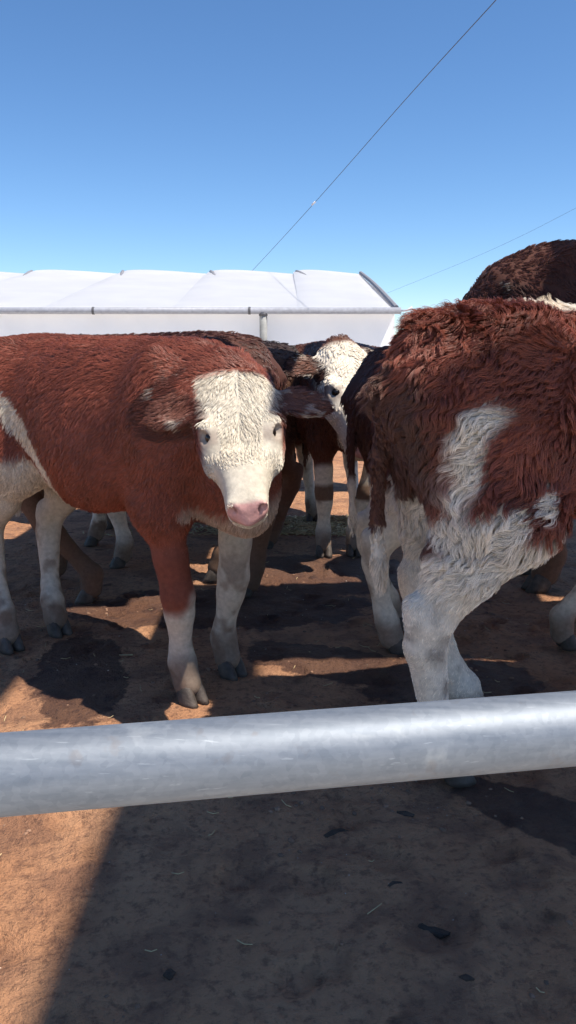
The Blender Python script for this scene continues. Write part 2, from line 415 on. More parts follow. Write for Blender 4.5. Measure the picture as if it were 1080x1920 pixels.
        for q, sg in enumerate((-1, 1)):
            dr, back, tw = s.ears[q]
            e1 = nrm(sg * u * 1.0 - n * back + f * (dr)); e3 = nrm(np.cross(e1, f)); e3 = e3 if e3 @ n > 0 else -e3
            e3 = nrm(e3 * math.cos(tw) + np.cross(e1, e3) * math.sin(tw)); e2 = np.cross(e3, e1)
            o = A(.045, sg * .095, -.045); s.earf.append((o, e1, e2, e3))
            xs2 = [v * sz for v in (-.01, .02, .05, .09, .13, .165, .19, .205)]
            th = [.028, .024, .018, .015, .0135, .0125, .011, .009]
            F.sweep(o, (e1, e2, e3), xs2, [v * sz for v in (.030, .034, .056, .070, .066, .050, .029, .010)], th, [-v for v in th], 2.0, .02, curv=3.5)
        # tail
        tl = s.tail or [(-.72, 0, 1.07), (-.785, 0, .99), (-.795, 0, .80), (-.79, 0, .64), (-.785, 0, .54), (-.775, .0, .46)]
        tr = [.032, .022, .017, .015, .015, .010]
        for a in range(len(tl) - 1): F.cone(tl[a], tl[a + 1], tr[a], tr[a + 1], .02)
        s.tl = tl
        V, Q = F.mesh(); s.V, s.Q = V, Q
        me = fast_mesh('body', s.wor(V), Q)
        N = np.zeros(len(V) * 3, np.float32); me.vertices.foreach_get('normal', N); s.NW = N.reshape(-1, 3).astype(float)
        col, bare = s.colour(V); col = np.concatenate([col, np.ones((len(V), 1))], 1)
        at = me.attributes.new('coat_colour', 'FLOAT_COLOR', 'POINT'); at.data.foreach_set('color', col.astype(np.float32).ravel())
        at = me.attributes.new('bare', 'FLOAT', 'POINT'); at.data.foreach_set('value', bare.astype(np.float32))
        me.materials.append(M_SKIN)
        root = s.root = empty(s.name, (s.at[0], s.at[1], 0), s.a); tag(root, s.label, 'cattle', 'young cattle crowded in the pen')
        def put(o, par):
            o.parent = par; bpy.context.view_layer.update(); return o
        inv = Matrix.Translation((s.at[0], s.at[1], 0)) @ Matrix.Rotation(s.a, 4, 'Z'); inv.invert()
        me.transform(inv); body = link(bpy.data.objects.new('body', me), root)
        # eyes
        for sg in (-1, 1):
            tt = np.linspace(.17, .03, 60); P = np.array([A(.213, sg * q, .016) for q in tt]); d = F.sample(P)
            k = np.argmax(d < 0); c = s.wor(P[k:k + 1] - (sg * u * .004 * sz)[None])[0]
            c = inv @ Vector(c); r = .019 * sz * s.sc; v, fc = [], []
            for i in range(9):
                for j in range(14):
                    th, ph = math.pi * i / 8, 2 * math.pi * j / 14
                    v.append((c.x + r * math.sin(th) * math.cos(ph), c.y + r * math.sin(th) * math.sin(ph), c.z + r * math.cos(th)))
            for i in range(8):
                for j in range(14): fc.append((i * 14 + j, i * 14 + (j + 1) % 14, (i + 1) * 14 + (j + 1) % 14, (i + 1) * 14 + j))
            mesh_obj('eye', v, fc, M_EYE, body, True)
        # hooves: two claws each
        for (x, y) in s.hoofs:
            parts = []
            for sg in (-1, 1):
                v, ring = [], 10
                for lv, (zz, gr) in enumerate(((0.0, 1.0), (.014, 1.0), (.038, .9), (.062, .75), (.08, .3))):
                    for k in range(ring):
                        an = 2 * math.pi * k / ring
                        cx = math.cos(an) * (.043 if math.cos(an) > 0 else .036) * gr - .010 * lv * .8 + .010
                        v.append((x + cx, y + sg * .0225 + math.sin(an) * .0225 * gr, zz))
                fc = [(l * ring + k, l * ring + (k + 1) % ring, (l + 1) * ring + (k + 1) % ring, (l + 1) * ring + k) for l in range(4) for k in range(ring)]
                fc += [tuple(range(ring - 1, -1, -1)), tuple(4 * ring + k for k in range(ring))]
                parts.append((v, fc))
            v, fc = join(parts); v = [inv @ Vector(p) for p in s.wor(np.array(v))]
            mesh_obj('hoof', v, fc, M_HOOF, root, True)
        s.coat(body, inv)
    # regions -------------------------------------------------------------
    def headc(s, V):
        d = V - s.po; k = 0.47 / s.L / s.headscale
        return d @ s.hf * k, d @ s.hu * k, d @ s.hn * k
    def earmask(s, V):
        m = np.zeros(len(V))
        for o, e1, e2, e3 in s.earf:
            d = V - o; a, b, c = d @ e1, d @ e2, d @ e3
            m = np.maximum(m, sstep(.005, .03, a) * (np.abs(b) < .10) * (np.abs(c - 3.5 * b * b) < .05) * (a < .25))
        return m
    def colour(s, V):
        n = len(V); t, a, b = s.headc(V); c = np.tile(np.array(s.base), (n, 1)); bare = np.zeros(n)
        W = noise(V, 7, 3, 3); W2 = noise(V, 30, 9, 2)
        head = ((t > -.03) & (t < .6) & (np.abs(a) < .2) & (b > -.22) & (b < .09)) & ((V[:, 0] > .3))
        ear = s.earmask(V)
        wh, cr = s.pattern(s, V, W, t, a, b, head, ear)        # masks: white; dirt and darker tone
        c = c * (1 + (.22 if s.wave < .6 else .5) * W[:, None] + .15 * W2[:, None]) * (1 - .52 * ear[:, None])
        wcol = np.array(s.white) * (1 - .10 * np.clip(W, 0, 1)[:, None] * np.array([.4, .8, 1.4]))
        c = c * (1 - wh[:, None]) + wcol * wh[:, None]
        c = c * (1 - cr[:, None]) + np.array(s.soil) * cr[:, None]
        mz = sstep(.450, .462, t + .012 * W) * head * sstep(-.065, -.05, b) * (1 - ear)
        c = c * (1 - mz[:, None]) + np.array(PINK) * mz[:, None]; bare = np.maximum(bare, mz)
        ab = np.abs(a); ring = head * sstep(1.35, .85, np.sqrt(((t - .213) / .034) ** 2 + ((b - .014) / .024) ** 2)) * (ab > .07)
        nos = head * sstep(.017, .011, np.sqrt((t - .472) ** 2 + (ab - .046) ** 2 + (b - .004) ** 2))
        mou = head * sstep(.006, .003, np.abs(b + .056 - .12 * np.clip(.46 - t, 0, .1))) * (t > .41)
        for m, k in ((ring * .5, (.20, .12, .095)), (nos, (.06, .022, .022)), (mou * .7, (.16, .07, .065))):
            c = c * (1 - m[:, None]) + np.array(k) * m[:, None]
        bare = np.maximum(bare, np.maximum(ring * .6, np.maximum(nos, mou)))
        for q, (o, e1, e2, e3) in enumerate(s.earf):           # pink inside of the ear
            d = V - o; aa, bb, cc = d @ e1, d @ e2, d @ e3
            ins = (cc - 3.5 * bb * bb > .002) * sstep(.03, .06, aa) * (1 - sstep(.15, .18, aa)) * (np.abs(bb) < .045) * ear
            fr = ear * sstep(.2, .5, noise(V, 40, 61, 1) + 12 * (np.abs(bb) - .045)) * sstep(.02, .04, aa) * (1 - sstep(.13, .17, aa)) * .4
            fr = fr * (np.abs(bb) < .09) * (np.abs(cc - 3.5 * bb * bb) < .02) * (aa > 0); c = c * (1 - fr[:, None]) + np.array(WHITE) * fr[:, None]
            c = c * (1 - .3 * ins[:, None]) + np.array((.36, .16, .11)) * .3 * ins[:, None]
        return np.clip(c, 0.004, 0.95), bare
    # coat ------------------------------------------------------------------
    def coat(s, body, inv):
        V, Q = s.V, s.Q; T = np.concatenate([Q[:, [0, 1, 2]], Q[:, [0, 2, 3]]]); n = s.hairs
        ar = np.linalg.norm(np.cross(V[T[:, 1]] - V[T[:, 0]], V[T[:, 2]] - V[T[:, 0]]), axis=1)
        t0, a0, b0 = s.headc(V[T[:, 0]]); ar = ar * (1 + 2.2 * ((t0 > -.05) & (t0 < .5) & (np.abs(a0) < .25) & (np.abs(b0) < .25)))
        r = np.random.default_rng(abs(hash(s.label)) % 1000 if False else len(s.label) * 7 + s.hairs % 97)
        ti = r.choice(len(T), n, p=ar / ar.sum()); u, v = r.random(n), r.random(n); fl = u + v > 1; u[fl], v[fl] = 1 - u[fl], 1 - v[fl]
        bw = np.stack([1 - u - v, u, v], 1)[:, :, None]
        P = (V[T[ti]] * bw).sum(1); NN = nrm((s.NW[T[ti]] * bw).sum(1))
        h, l = s.h1, s.l1                                    # normals -> cow space
        N = nrm(np.stack([NN[:, 0] * h[0] + NN[:, 1] * h[1], NN[:, 0] * l[0] + NN[:, 1] * l[1], NN[:, 2]], 1))
        t, a, b = s.headc(P); ear = s.earmask(P); z = P[:, 2]; x = P[:, 0]
        head = (t > -.03) & (t < .52) & (np.abs(a) < .16) & (b > -.2) & (b < .08) & (x > .25) & (ear < .3)
        c, bare = s.colour(P)
        # combing direction
        fl = np.tile(np.array([-.55, 0, -.8]), (n, 1))
        bk = sstep(.35, .8, N[:, 2])[:, None]; fl = fl * (1 - bk) + np.array([-1.0, 0, -.1]) * bk
        fl[:, 1] += np.sign(P[:, 1]) * .35 * bk[:, 0]
        leg = sstep(.62, .45, z)[:, None]; fl = fl * (1 - leg) + np.array([-.15, 0, -1.0]) * leg
        fh = s.hf[None] * (.55 + 0 * t[:, None]) + np.sign(a)[:, None] * s.hu[None] * (.55 * sstep(.3, .0, t))[:, None] + s.hn[None] * 0
        fl = np.where(head[:, None], fh, fl)
        for o, e1, e2, e3 in s.earf: 
            m = (ear > .3) & (((P - o) @ e1) > 0); fl[m] = e1
        sw = np.stack([noise(P, 9, 21, 2), noise(P, 9, 22, 2), noise(P, 9, 23, 2)], 1)
        amp = np.where(head, .75, .55)[:, None] * (.5 + s.wave); fl = nrm(fl) + sw * amp
        fl = nrm(fl - (fl * N).sum(1)[:, None] * N)
        Ln = s.length * (1 + .25 * noise(P, 6, 31, 2)) * r.uniform(.6, 1.15, n)
        Ln *= 1 - .72 * leg[:, 0]; eyed = np.minimum(np.sqrt(((t - .213) / .035) ** 2 + ((b - .018) / .026) ** 2), 2.0); eyed = np.where(np.abs(a) > .06, eyed, 2.0)
        Ln = np.where(head, (.010 + .015 * sstep(.38, .22, t)) * np.clip(eyed - .75, .12, 1) * r.uniform(.6, 1.1, n), Ln)
        Ln = np.where(ear > .3, .028 * r.uniform(.5, 1.3, n), Ln)
        tailm = (x < s.tl[2][0] + .035) & (np.abs(P[:, 1] - s.tl[2][1]) < .05); Ln = np.where(tailm, np.where(z < .54, .036, .022), Ln); fl[tailm] = nrm(np.array([[0, 0, -1.0]]) + .15 * sw[tailm])
        topm = sstep(.8, .95, N[:, 2]) * (z > 1.0) * (~head); Ln *= 1 + .4 * s.wave * topm
        lift = np.where(head, .30, .34) + .25 * r.random(n) + .12 * noise(P, 14, 41, 1) + .2 * s.wave * topm + .28 * max(0, s.wave - .5) - .15 * leg[:, 0]
        keep = (bare < .3) & (z > .055); P, N, fl, Ln, lift, c, leg, head, sw = P[keep], N[keep], fl[keep], Ln[keep], lift[keep], c[keep], leg[keep], head[keep], sw[keep]
        n = len(P); K = 5; side = np.cross(N, fl); S = np.linspace(0, 1, K)
        ph = 6.0 * noise(P, 11, 51, 1); wv = s.wave * np.where(head, .9, 1.0) * (1 - .8 * leg[:, 0])
        pts = np.zeros((n, K, 3))
        for i, q in enumerate(S):
            lf = lift * (q - .55 * q * q)
            pts[:, i] = P - N * .003 + Ln[:, None] * (fl * (q * np.cos(lift * .8))[:, None] + N * (lf * 1.3)[:, None]
                        + side * (wv * .32 * q * np.sin(ph + 4.2 * q))[:, None] + N * (wv * .16 * q * np.cos(ph * 1.3 + 4.0 * q))[:, None])
        # tufts: each hair leans towards the nearest guide hair
        g = max(50, n // s.nclump); gi = r.choice(n, g, replace=False); kd = kdtree.KDTree(g)
        for i, j in enumerate(gi): kd.insert(P[j], i)
        kd.balance(); near = np.fromiter((kd.find(p)[1] for p in P), int, n); gj = gi[near]
        for i, q in enumerate(S):
            wgt = (s.clump * np.where(head, 1.05, 1.0) * (1 - .75 * leg[:, 0]) * q ** .8)[:, None]
            pts[:, i] = pts[:, i] * (1 - wgt) + (pts[gj, i]) * wgt
        sh = (1 + .28 * (r.random(g) - .5))[near]; c = np.clip(c * sh[:, None], .003, .95)
        hc = bpy.data.hair_curves.new('coat'); hc.add_curves([K] * n)
        Wp = s.wor(pts.reshape(-1, 3)); Mi = np.array(inv); Wp = Wp @ Mi[:3, :3].T + Mi[:3, 3]
        hc.attributes['position'].data.foreach_set('vector', Wp.astype(np.float32).ravel())
        rad = np.tile(np.array([1, 1, .85, .6, .2]) * s.hrad, n).reshape(n, K) * r.uniform(.7, 1.25, n)[:, None]
        at = hc.attributes.get('radius') or hc.attributes.new('radius', 'FLOAT', 'POINT'); at.data.foreach_set('value', rad.astype(np.float32).ravel())
        at = hc.attributes.new('coat_colour', 'FLOAT_COLOR', 'CURVE'); at.data.foreach_set('color', np.concatenate([c, np.ones((n, 1))], 1).astype(np.float32).ravel())
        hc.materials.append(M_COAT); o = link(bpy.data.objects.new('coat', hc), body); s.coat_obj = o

# ------------------------------------------------------------------ colour patterns of the single animals
def seg(V, p, q):                                            # distance in the side view (x, z) to a line
    p, q = np.array(p), np.array(q); d = q - p; A = V[:, [0, 2]] - p
    t = np.clip(A @ d / (d @ d), 0, 1); return np.linalg.norm(A - t[:, None] * d, axis=1)
def face_white(V, W, t, a, b, head, ear, back=-.02):
    return head * sstep(back - .012, back + .012, t + .012 * W) * (1 - ear) * sstep(-.02, .01, b + .02 * W + .075 + .75 * np.clip(t - .17, 0, 1)) * sstep(.135, .12, np.abs(a) + .01 * W)
def dirty(V, W, lo=.09, hi=.19, amt=.8):
    return np.clip(amt * sstep(hi, lo, V[:, 2] + .05 * W) + .62 * sstep(.12, .45, noise(V, 15, 77, 3)) * sstep(.56, .34, V[:, 2]), 0, .9)
def pat_main(s, V, W, t, a, b, head, ear):
    x, y, z = V.T; N2 = W * .05
    wh = face_white(V, W, t, a, b, head, ear)
    wh = np.maximum(wh, sstep(.69, .64, z + N2 - .25 * np.clip(y, -.2, .2)) * (x > .47) * (z > .42) * (~head) * .6)                # brisket
    fr = (x > .2) & (y < 0); flt = (x > .2) & (y >= 0)
    wh = np.maximum(wh, fr * sstep(.345, .305, z + N2 * 1.8 - .5 * np.clip(y + .14, -.05, .05)) )
    wh = np.maximum(wh, flt * sstep(.58, .52, z + N2))
    wh = np.maximum(wh, (x < .1) * (x > -.42) * sstep(.57, .53, z + N2) * .5)                               # belly
    hind = (x < -.05)
    wh = np.maximum(wh, hind * sstep(.70, .66, z + N2 + .12 * (x + .1)))
    wh = np.maximum(wh, hind * sstep(.042, .028, seg(V, (-.42, .94), (-.09, .69)) + N2 * .5))
    return wh, dirty(V, W)
def pat_rump(s, V, W, t, a, b, head, ear):
    x, y, z = V.T; N2 = W * .06
    wh = face_white(V, W, t, a, b, head, ear)
    hind = (x < -.05)
    sd = sstep(.08, .13, np.abs(y))
    side = sd * hind * sstep(.03, .0, seg(V, (-.645, .91), (-.658, .875)) - .027 + N2)                       # star on the flank
    side = np.maximum(side, sd * hind * sstep(.03, .0, seg(V, (-.665, .85), (-.70, .74)) - .014 + N2))
    side = np.maximum(side, hind * sstep(.03, .0, seg(V, (-.72, .68), (-.60, .655)) - .03 + N2))
    side = np.maximum(side, (x < -.40) * sstep(.655, .62, z + N2 - .12 * (x + .55)))
    side = np.maximum(side, sstep(.02, .0, seg(V, (-.50, .75), (-.49, .73)) - .012 + N2 * .3))
    wh = np.maximum(wh, side)
    wh = np.maximum(wh, (x > .2) * sstep(.5, .45, z + N2))
    wh = np.maximum(wh, (x > -.35) * (x < .2) * sstep(.57, .53, z + N2) * .6)
    wh = np.maximum(wh, sstep(.06, .02, np.abs(y + .02) + N2 * .5) * sstep(1.08, 1.12, z) * sstep(-.5, -.44, x + N2) * sstep(.1, 0, x))   # pale line on the back
    wh = np.where((x < -.765) & (np.abs(y) < .05), sstep(.80, .60, z + N2) * .15, wh)
    cr = dirty(V, W, .08, .14)
    return wh, np.maximum(cr, .75 * (1 - wh) * sstep(.22, .12, np.abs(y) + .05 * W) * (x < -.69) * sstep(1.06, .98, z + N2))  # rear face below the back also darkened, except on white
def pat_whiteface(s, V, W, t, a, b, head, ear):
    x, y, z = V.T; N2 = W * .05
    wh = face_white(V, W, t, a, b, head, ear)
    wh = np.maximum(wh, sstep(.52, .47, z + N2)); 
    kn = (x > .2) * sstep(.05, .03, np.abs(z - .35) + N2 * .4) * (x > .3)
    return wh * (1 - .8 * kn), np.maximum(dirty(V, W), kn * .85)
def pat_plain(low=.40):
    def f(s, V, W, t, a, b, head, ear):
        x, y, z = V.T
        wh = face_white(V, W, t, a, b, head, ear); wh = np.maximum(wh, sstep(low + .03, low - .03, z + W * .05)); return wh, dirty(V, W)
    return f
def pat_tanleg(s, V, W, t, a, b, head, ear):
    return np.zeros(len(V)), np.maximum(dirty(V, W), .85 * sstep(.68, .58, V[:, 2] + W * .05))
def pat_frontwhite(s, V, W, t, a, b, head, ear):
    return (V[:, 0] > 0) * sstep(.58, .52, V[:, 2] + W * .05), dirty(V, W)
def pat_dark(s, V, W, t, a, b, head, ear):
    return np.zeros(len(V)), dirty(V, W)

# ------------------------------------------------------------------ the setting
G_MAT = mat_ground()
HOOFS = np.random.default_rng(3).random((260, 4)) * (3.2, 3.2, 6.28, 1) + (-1.6, 1.0, 0, 0)
def relief(P):                                              # trampled soil: humps, crumbs and old hoof prints
    z = .014 * noise(P, 2.2, 5, 2) + .007 * noise(P, 9, 6, 2) + .0045 * noise(P, 24, 8, 2)
    for x, y, a, w in HOOFS:
        dx, dy = P[:, 0] - x, P[:, 1] - y; m = (np.abs(dx) < .09) & (np.abs(dy) < .09)
        if not m.any(): continue
        u = dx[m] * math.cos(a) + dy[m] * math.sin(a); v = -dx[m] * math.sin(a) + dy[m] * math.cos(a)
        r = np.sqrt((u / .052) ** 2 + (v / .040) ** 2)
        z[m] += (.5 + .6 * w) * (-.010 * sstep(1.05, .75, r) * (1 - .6 * sstep(.25, .0, np.abs(v) / .04)) + .004 * np.exp(-((r - 1.25) / .22) ** 2))
    return z
def ground():
    xs = np.concatenate([[-900, -200, -60, -25, -12, -7], np.linspace(-4.5, -1.7, 40), np.linspace(-1.68, 1.68, 225), np.linspace(1.7, 4.5, 40), [7, 12, 25, 60, 200, 900]])
    ys = np.concatenate([[-300, -60, -15, -5, -2], np.linspace(-.5, .88, 15), np.linspace(.9, 3.6, 200), np.linspace(3.65, 8, 60), [10, 13, 18, 26, 40, 80, 200, 600, 1600]])
    X, Y = np.meshgrid(xs, ys); P = np.stack([X.ravel(), Y.ravel(), 0 * X.ravel()], 1)
    near = sstep(7.5, 5.5, np.abs(P[:, 1] - 2)) * sstep(4.5, 3.8, np.abs(P[:, 0]))
    P[:, 2] = near * relief(P) - .004
    nx, ny = len(xs), len(ys); i = np.arange(nx * ny).reshape(ny, nx)
    Q = np.stack([i[:-1, :-1], i[:-1, 1:], i[1:, 1:], i[1:, :-1]], -1).reshape(-1, 4)
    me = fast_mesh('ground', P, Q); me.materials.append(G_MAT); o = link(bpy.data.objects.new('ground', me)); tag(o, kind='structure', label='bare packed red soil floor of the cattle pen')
ground()
M_CONC = mat_plain('pale_concrete', (0.62, 0.57, 0.50), 0.9, var=0.12, scale=3, bump=0.3)
v, f = box((0, -4.15, -.02), (26, 9.5, .06)); tag(mesh_obj('feed_alley', v, f, M_CONC), 'unseen pale floor added on the near side of the rail to bounce light', kind='structure')  # added reflector: bounces sunlight onto animals and rail
v, f = box((-4, 29, -.02), (34, 32, .06)); tag(mesh_obj('concrete_yard', v, f, M_CONC), 'unseen pale slab added under and around the white shed to brighten its wall', kind='structure')  # added slab, out of sight, throws neutral light onto the shed wall

# ------------------------------------------------------------------ white shed behind the pen
def mat_film(name, col, sc, tl=0.6):                               # white plastic sheeting: sunlight from behind comes through
    t = NT(name); p = t.obj(); nz = t.noise(p, sc, 4)
    c = t.mix(t.ramp(nz, [(0.35, 0.0), (0.65, 1.0)]), tuple(v * .95 for v in col), col)
    t.bsdf(c, 0.5, 0, t.noise(p, sc * 3, 4), 0.2, 0.05, 0.3); b = [n for n in t.t.nodes if n.type == 'BSDF_PRINCIPLED'][0]
    tr = t.n('ShaderNodeBsdfTranslucent'); t.put(tr.inputs[0], c); mx = t.n('ShaderNodeMixShader', {0: tl})
    t.t.links.new(b.outputs[0], mx.inputs[1]); t.t.links.new(tr.outputs[0], mx.inputs[2]); t.t.links.new(mx.outputs[0], t.out.inputs[0]); return t.m
M_FILM = mat_film('white_sheeting', (0.82, 0.83, 0.86), 0.7)
M_WALL = mat_film('white_wall_sheeting', (0.94, 0.94, 0.95), 0.9, 0.2)
M_STEEL = mat_plain('galvanised_steel', (0.50, 0.52, 0.56), 0.5, 0.0, var=0.15, scale=20, bump=0.1)
M_DKSTEEL = mat_plain('dark_steel', (0.10, 0.10, 0.11), 0.6, 0.3)
M_GUT = mat_plain('grey_gutter', (0.30, 0.31, 0.35), 0.5); M_POST = mat_plain('weathered_grey', (0.26, 0.26, 0.25), 0.7); M_LAP = mat_plain('grey_lap', (0.22, 0.22, 0.24), 0.7)
def shed():
    r = empty('shed', (0, 22, 0)); tag(r, 'long white shed with sheeted roof, grey gutter and downpipe behind the cattle', 'shed')
    E, RZ, D, X1, X0 = 2.12, 4.02, 11.0, 2.85, -16.0
    V, F = [], []; nx, nz = 120, 10                            # taut sheeting over the frame, slightly rippled
    for k in range(nz + 1):
        for j in range(nx + 1):
            x = X0 + (X1 - X0) * j / nx; z = (E - .02) * k / nz
            V.append((x, .12 + .02 * math.sin(x * 2.7) * math.sin(math.pi * k / nz) + .012 * math.sin(x * 7.1 + k), z))
    F = [(k * (nx + 1) + j, k * (nx + 1) + j + 1, (k + 1) * (nx + 1) + j + 1, (k + 1) * (nx + 1) + j) for k in range(nz) for j in range(nx)]
    mesh_obj('wall', V, F, M_WALL, r, True)
    v = [(X1 - .1, .26, 0), (X1 - .1, 2 * D, 0), (X1 - .1, 2 * D, E), (X1 - .1, D, RZ - .1), (X1 - .1, .26, E - .1)]; v += [(p[0] - .15, p[1], p[2]) for p in v]
    f = [(0, 1, 2, 3, 4), (9, 8, 7, 6, 5)] + [(i, (i + 5), (i + 1) % 5 + 5, (i + 1) % 5) for i in range(5)]
    mesh_obj('end_wall', v, f, M_WALL, r)
    # roof sheets between the rafters: each one bellies and overlaps the next
    edges = [X1 - .02 - (0 if i == 0 else .0) for i in range(1)]
    px = [552, 402, 248, 88, -75, -235, -395, -555]; xr = [X1] + [(p - 540) / FPX * 33.9 + .05 for p in px]
    for i in range(len(xr) - 1):
        b, a = xr[i], xr[i + 1]; V, F = [], []; nx, ny = 14, 16
        for side in (0, 1):
            for j in range(ny + 1):
                for k in range(nx + 1):
                    q, p = k / nx, j / ny; x = a - .08 + (b - a + .08) * q + .55 * (p - 1) * 0
                    z = E + .06 + (RZ - E) * p + .11 * math.sin(math.pi * q ** .55) * (.3 + .7 * p) + .07 * (1 - q) * p - .02 * side
                    V.append((x + .03 * math.sin(5 * p + i), -.12 + D * p, z))
        m = (nx + 1) * (ny + 1)
        for j in range(ny):
            for k in range(nx):
                s0 = j * (nx + 1) + k; F.append((s0, s0 + 1, s0 + nx + 2, s0 + nx + 1)); F.append((m + s0, m + s0 + nx + 1, m + s0 + nx + 2, m + s0 + 1))
        mesh_obj('roof_sheet', V, F, M_FILM, r, True)
    for x in xr[1:]:                                          # rafters showing at the open laps near the ridge
        V, F = tube([(x + .02 + 1.8 * (1 - p), D * p - .1, E + .17 + (RZ - E) * p - .02 * p) for p in (.78, .86, .94, 1.0)], [.03, .07, .085, .07], 8); mesh_obj('rafter', V, F, M_LAP, r, True)
    V, F = tube([(X1 + .01, D * p - .14, E + .10 + (RZ - E) * p + .06 * math.sin(math.pi * p)) for p in np.linspace(0, 1, 12)], .07, 8); mesh_obj('verge_trim', V, F, M_LAP, r)
    V, F = tube([(X0, -.22, E + .02), (X1 + .12, -.22, E + .02)], .088, 14); mesh_obj('gutter', V, F, M_GUT, r, True)
    for p in (186, 470): 
        x = (p - 540) / FPX * 21.8; v, f = tube([(x - .03, -.22, E + .02), (x + .03, -.22, E + .02)], .10, 14); mesh_obj('gutter_joint', v, f, M_DKSTEEL, r)
    x = (495 - 540) / FPX * 21.8
    V, F = tube([(x, -.20, E - .04), (x, -.20, 1.2), (x, -.20, .05)], .10, 12); dp = mesh_obj('downpipe', V, F, M_POST, r, True)
    for z in (2.05, 1.35): V, F = tube([(x, -.20, z - .04), (x, -.20, z + .04)], .115, 12); mesh_obj('pipe_clip', V, F, M_DKSTEEL, dp, True)
    V, F = tube([(X1 + .10, -.2, E + .02), (X1 + .3, -.2, E + .03), (X1 + .42, -.2, E + .12)], .03, 8); mesh_obj('gutter_bracket', V, F, M_STEEL, r, True)
shed()

# ------------------------------------------------------------------ unseen roof at the right, added to shade the foreground
def lean_to():
    r = empty('lean_to_roof', (0, 0, 0)); tag(r, 'high unseen roof on posts, added at the right to shade the foreground', 'roof')
    m = mat_plain('corrugated_steel', (0.35, 0.36, 0.38), 0.5, 0.6)
    V, F = [], []; n = 60; xs = np.linspace(2.72, 4.6, n)
    for s0 in (0, .012):
        for i, x in enumerate(xs):
            z = 7.0 + .12 * (x - 2.72) + .018 * math.sin(x * 45) + s0
            V += [(x, -.83, z), (x, .33, z)]
    m2 = 2 * n
    for i in range(n - 1):
        F += [(2 * i, 2 * i + 1, 2 * i + 3, 2 * i + 2), (m2 + 2 * i, m2 + 2 * i + 2, m2 + 2 * i + 3, m2 + 2 * i + 1)]
    F += [(0, m2, m2 + 1, 1), (2 * n - 2, 2 * n - 1, m2 + 2 * n - 1, m2 + 2 * n - 2)]
    mesh_obj('roof_sheet', V, F, m, r)
    for x, y in ((4.5, .23), (4.5, -.73)):
        v, f = tube([(x, y, 0), (x, y, 7.0 + .12 * (x - 2.72) - .02)], .05, 12); mesh_obj('post', v, f, M_STEEL, r, True)
lean_to()
def canopy():  # added sheets out of view, each placed for the shade it casts
    r = empty('steel_canopy', (0, 0, 0)); tag(r, 'unseen steel sheets added above the pen to shade ground and animals', 'roof')
    m = bpy.data.materials['corrugated_steel']; V, F = [], []; n = 60; xs = np.linspace(.82, 2.6, n)
    for s0 in (0, .012):
        for x in xs: z = 3.0 + .12 * (x - .64) + .018 * math.sin(x * 45) + s0; V += [(x, 1.95, z), (x, 2.95, z)]
    m2 = 2 * n
    for i in range(n - 1): F += [(2 * i, 2 * i + 1, 2 * i + 3, 2 * i + 2), (m2 + 2 * i, m2 + 2 * i + 2, m2 + 2 * i + 3, m2 + 2 * i + 1)]
    F += [(0, m2, m2 + 1, 1), (2 * n - 2, 2 * n - 1, m2 + 2 * n - 1, m2 + 2 * n - 2)]
    mesh_obj('roof_sheet', V, F, m, r)
    v, f = box((.37, 2.78, 2.985), (.54, .36, .012)); mesh_obj('roof_sheet', v, f, m, r)
    for c, d in (((3.0, 3.79, 3.02), (2.4, 1.66, .012)), ((.33, 3.80, 3.02), (1.2, .95, .012))):
        v, f = box(c, d); mesh_obj('roof_sheet', v, f, m, r)
    v, f = box((1.36, 4.12, 3.02), (.8, .96, .012)); mesh_obj('roof_sheet', v, f, m, r)
    for x, y in ((2.5, 2.05), (2.5, 2.85)):
        v, f = tube([(x, y, 0), (x, y, 3.0 + .12 * (x - .64) - .02)], .05, 12); mesh_obj('post', v, f, M_STEEL, r, True)
canopy()
M_SAIL = mat_plain('shade_cloth', (0.12, 0.16, 0.13), 0.9)
def sail(poly, z, label):  # added flat blocker out of view, outline cut to the shade wanted
    v = [(x, y, z) for x, y in poly] + [(x, y, z + .008) for x, y in poly]; n = len(poly)
    f = [tuple(range(n - 1, -1, -1)), tuple(range(n, 2 * n))] + [(i, (i + 1) % n, n + (i + 1) % n, n + i) for i in range(n)]
    tag(mesh_obj('shade_cloth', v, f, M_SAIL), label, 'added shade blocker', 'unseen blockers added above the pen for shade')
sail([(.80, 1.10), (1.34, 1.12), (1.34, 1.36), (.80, 1.62)], 5.0, 'larger unseen sheet added high above to shade the flank and ground')
sail([(1.78, 1.14), (2.15, 1.14), (2.15, 1.55), (1.70, 1.55)], 5.0, 'smaller unseen sheet added high above to shade the front legs')

# ------------------------------------------------------------------ overhead wires
M_WIRE = mat_plain('black_cable', (0.03, 0.03, 0.035), 0.6)
def wp(px, py, d):
    v = (py - 960) / FPX; c, s = math.cos(PITCH), math.sin(PITCH); fw = c - v * s; dn = s + v * c
    return Vector(((px - 540) / FPX * d / fw, d, CAM_Z - dn / fw * d))
def wire(label, pts, r):
    P = [Vector(p) for p in pts]; out = []
    for i in range(len(P) - 1):
        p0, p1, p2, p3 = P[max(i - 1, 0)], P[i], P[i + 1], P[min(i + 2, len(P) - 1)]
        for k in range(8):
            t = k / 8; out.append(.5 * ((2 * p1) + (p2 - p0) * t + (2 * p0 - 5 * p1 + 4 * p2 - p3) * t * t + (3 * p1 - p0 - 3 * p2 + p3) * t ** 3))
    out.append(P[-1]); v, f = tube(out, r, 6); o = mesh_obj('overhead_wire', v, f, M_WIRE, None, True); tag(o, label, 'wire', 'overhead wires'); return o
W1 = wire('long dark overhead wire running down the sky towards the shed roof', [wp(1010, -90, 13), wp(930, 0, 15), wp(760, 187, 20), wp(590, 380, 28), wp(480, 500, 38), wp(440, 540, 46)], .008)
p = wp(588, 381, 28.0); v, f = tube([p + Vector((.06, 0, .05)), p - Vector((.06, 0, .06))], .03, 8)
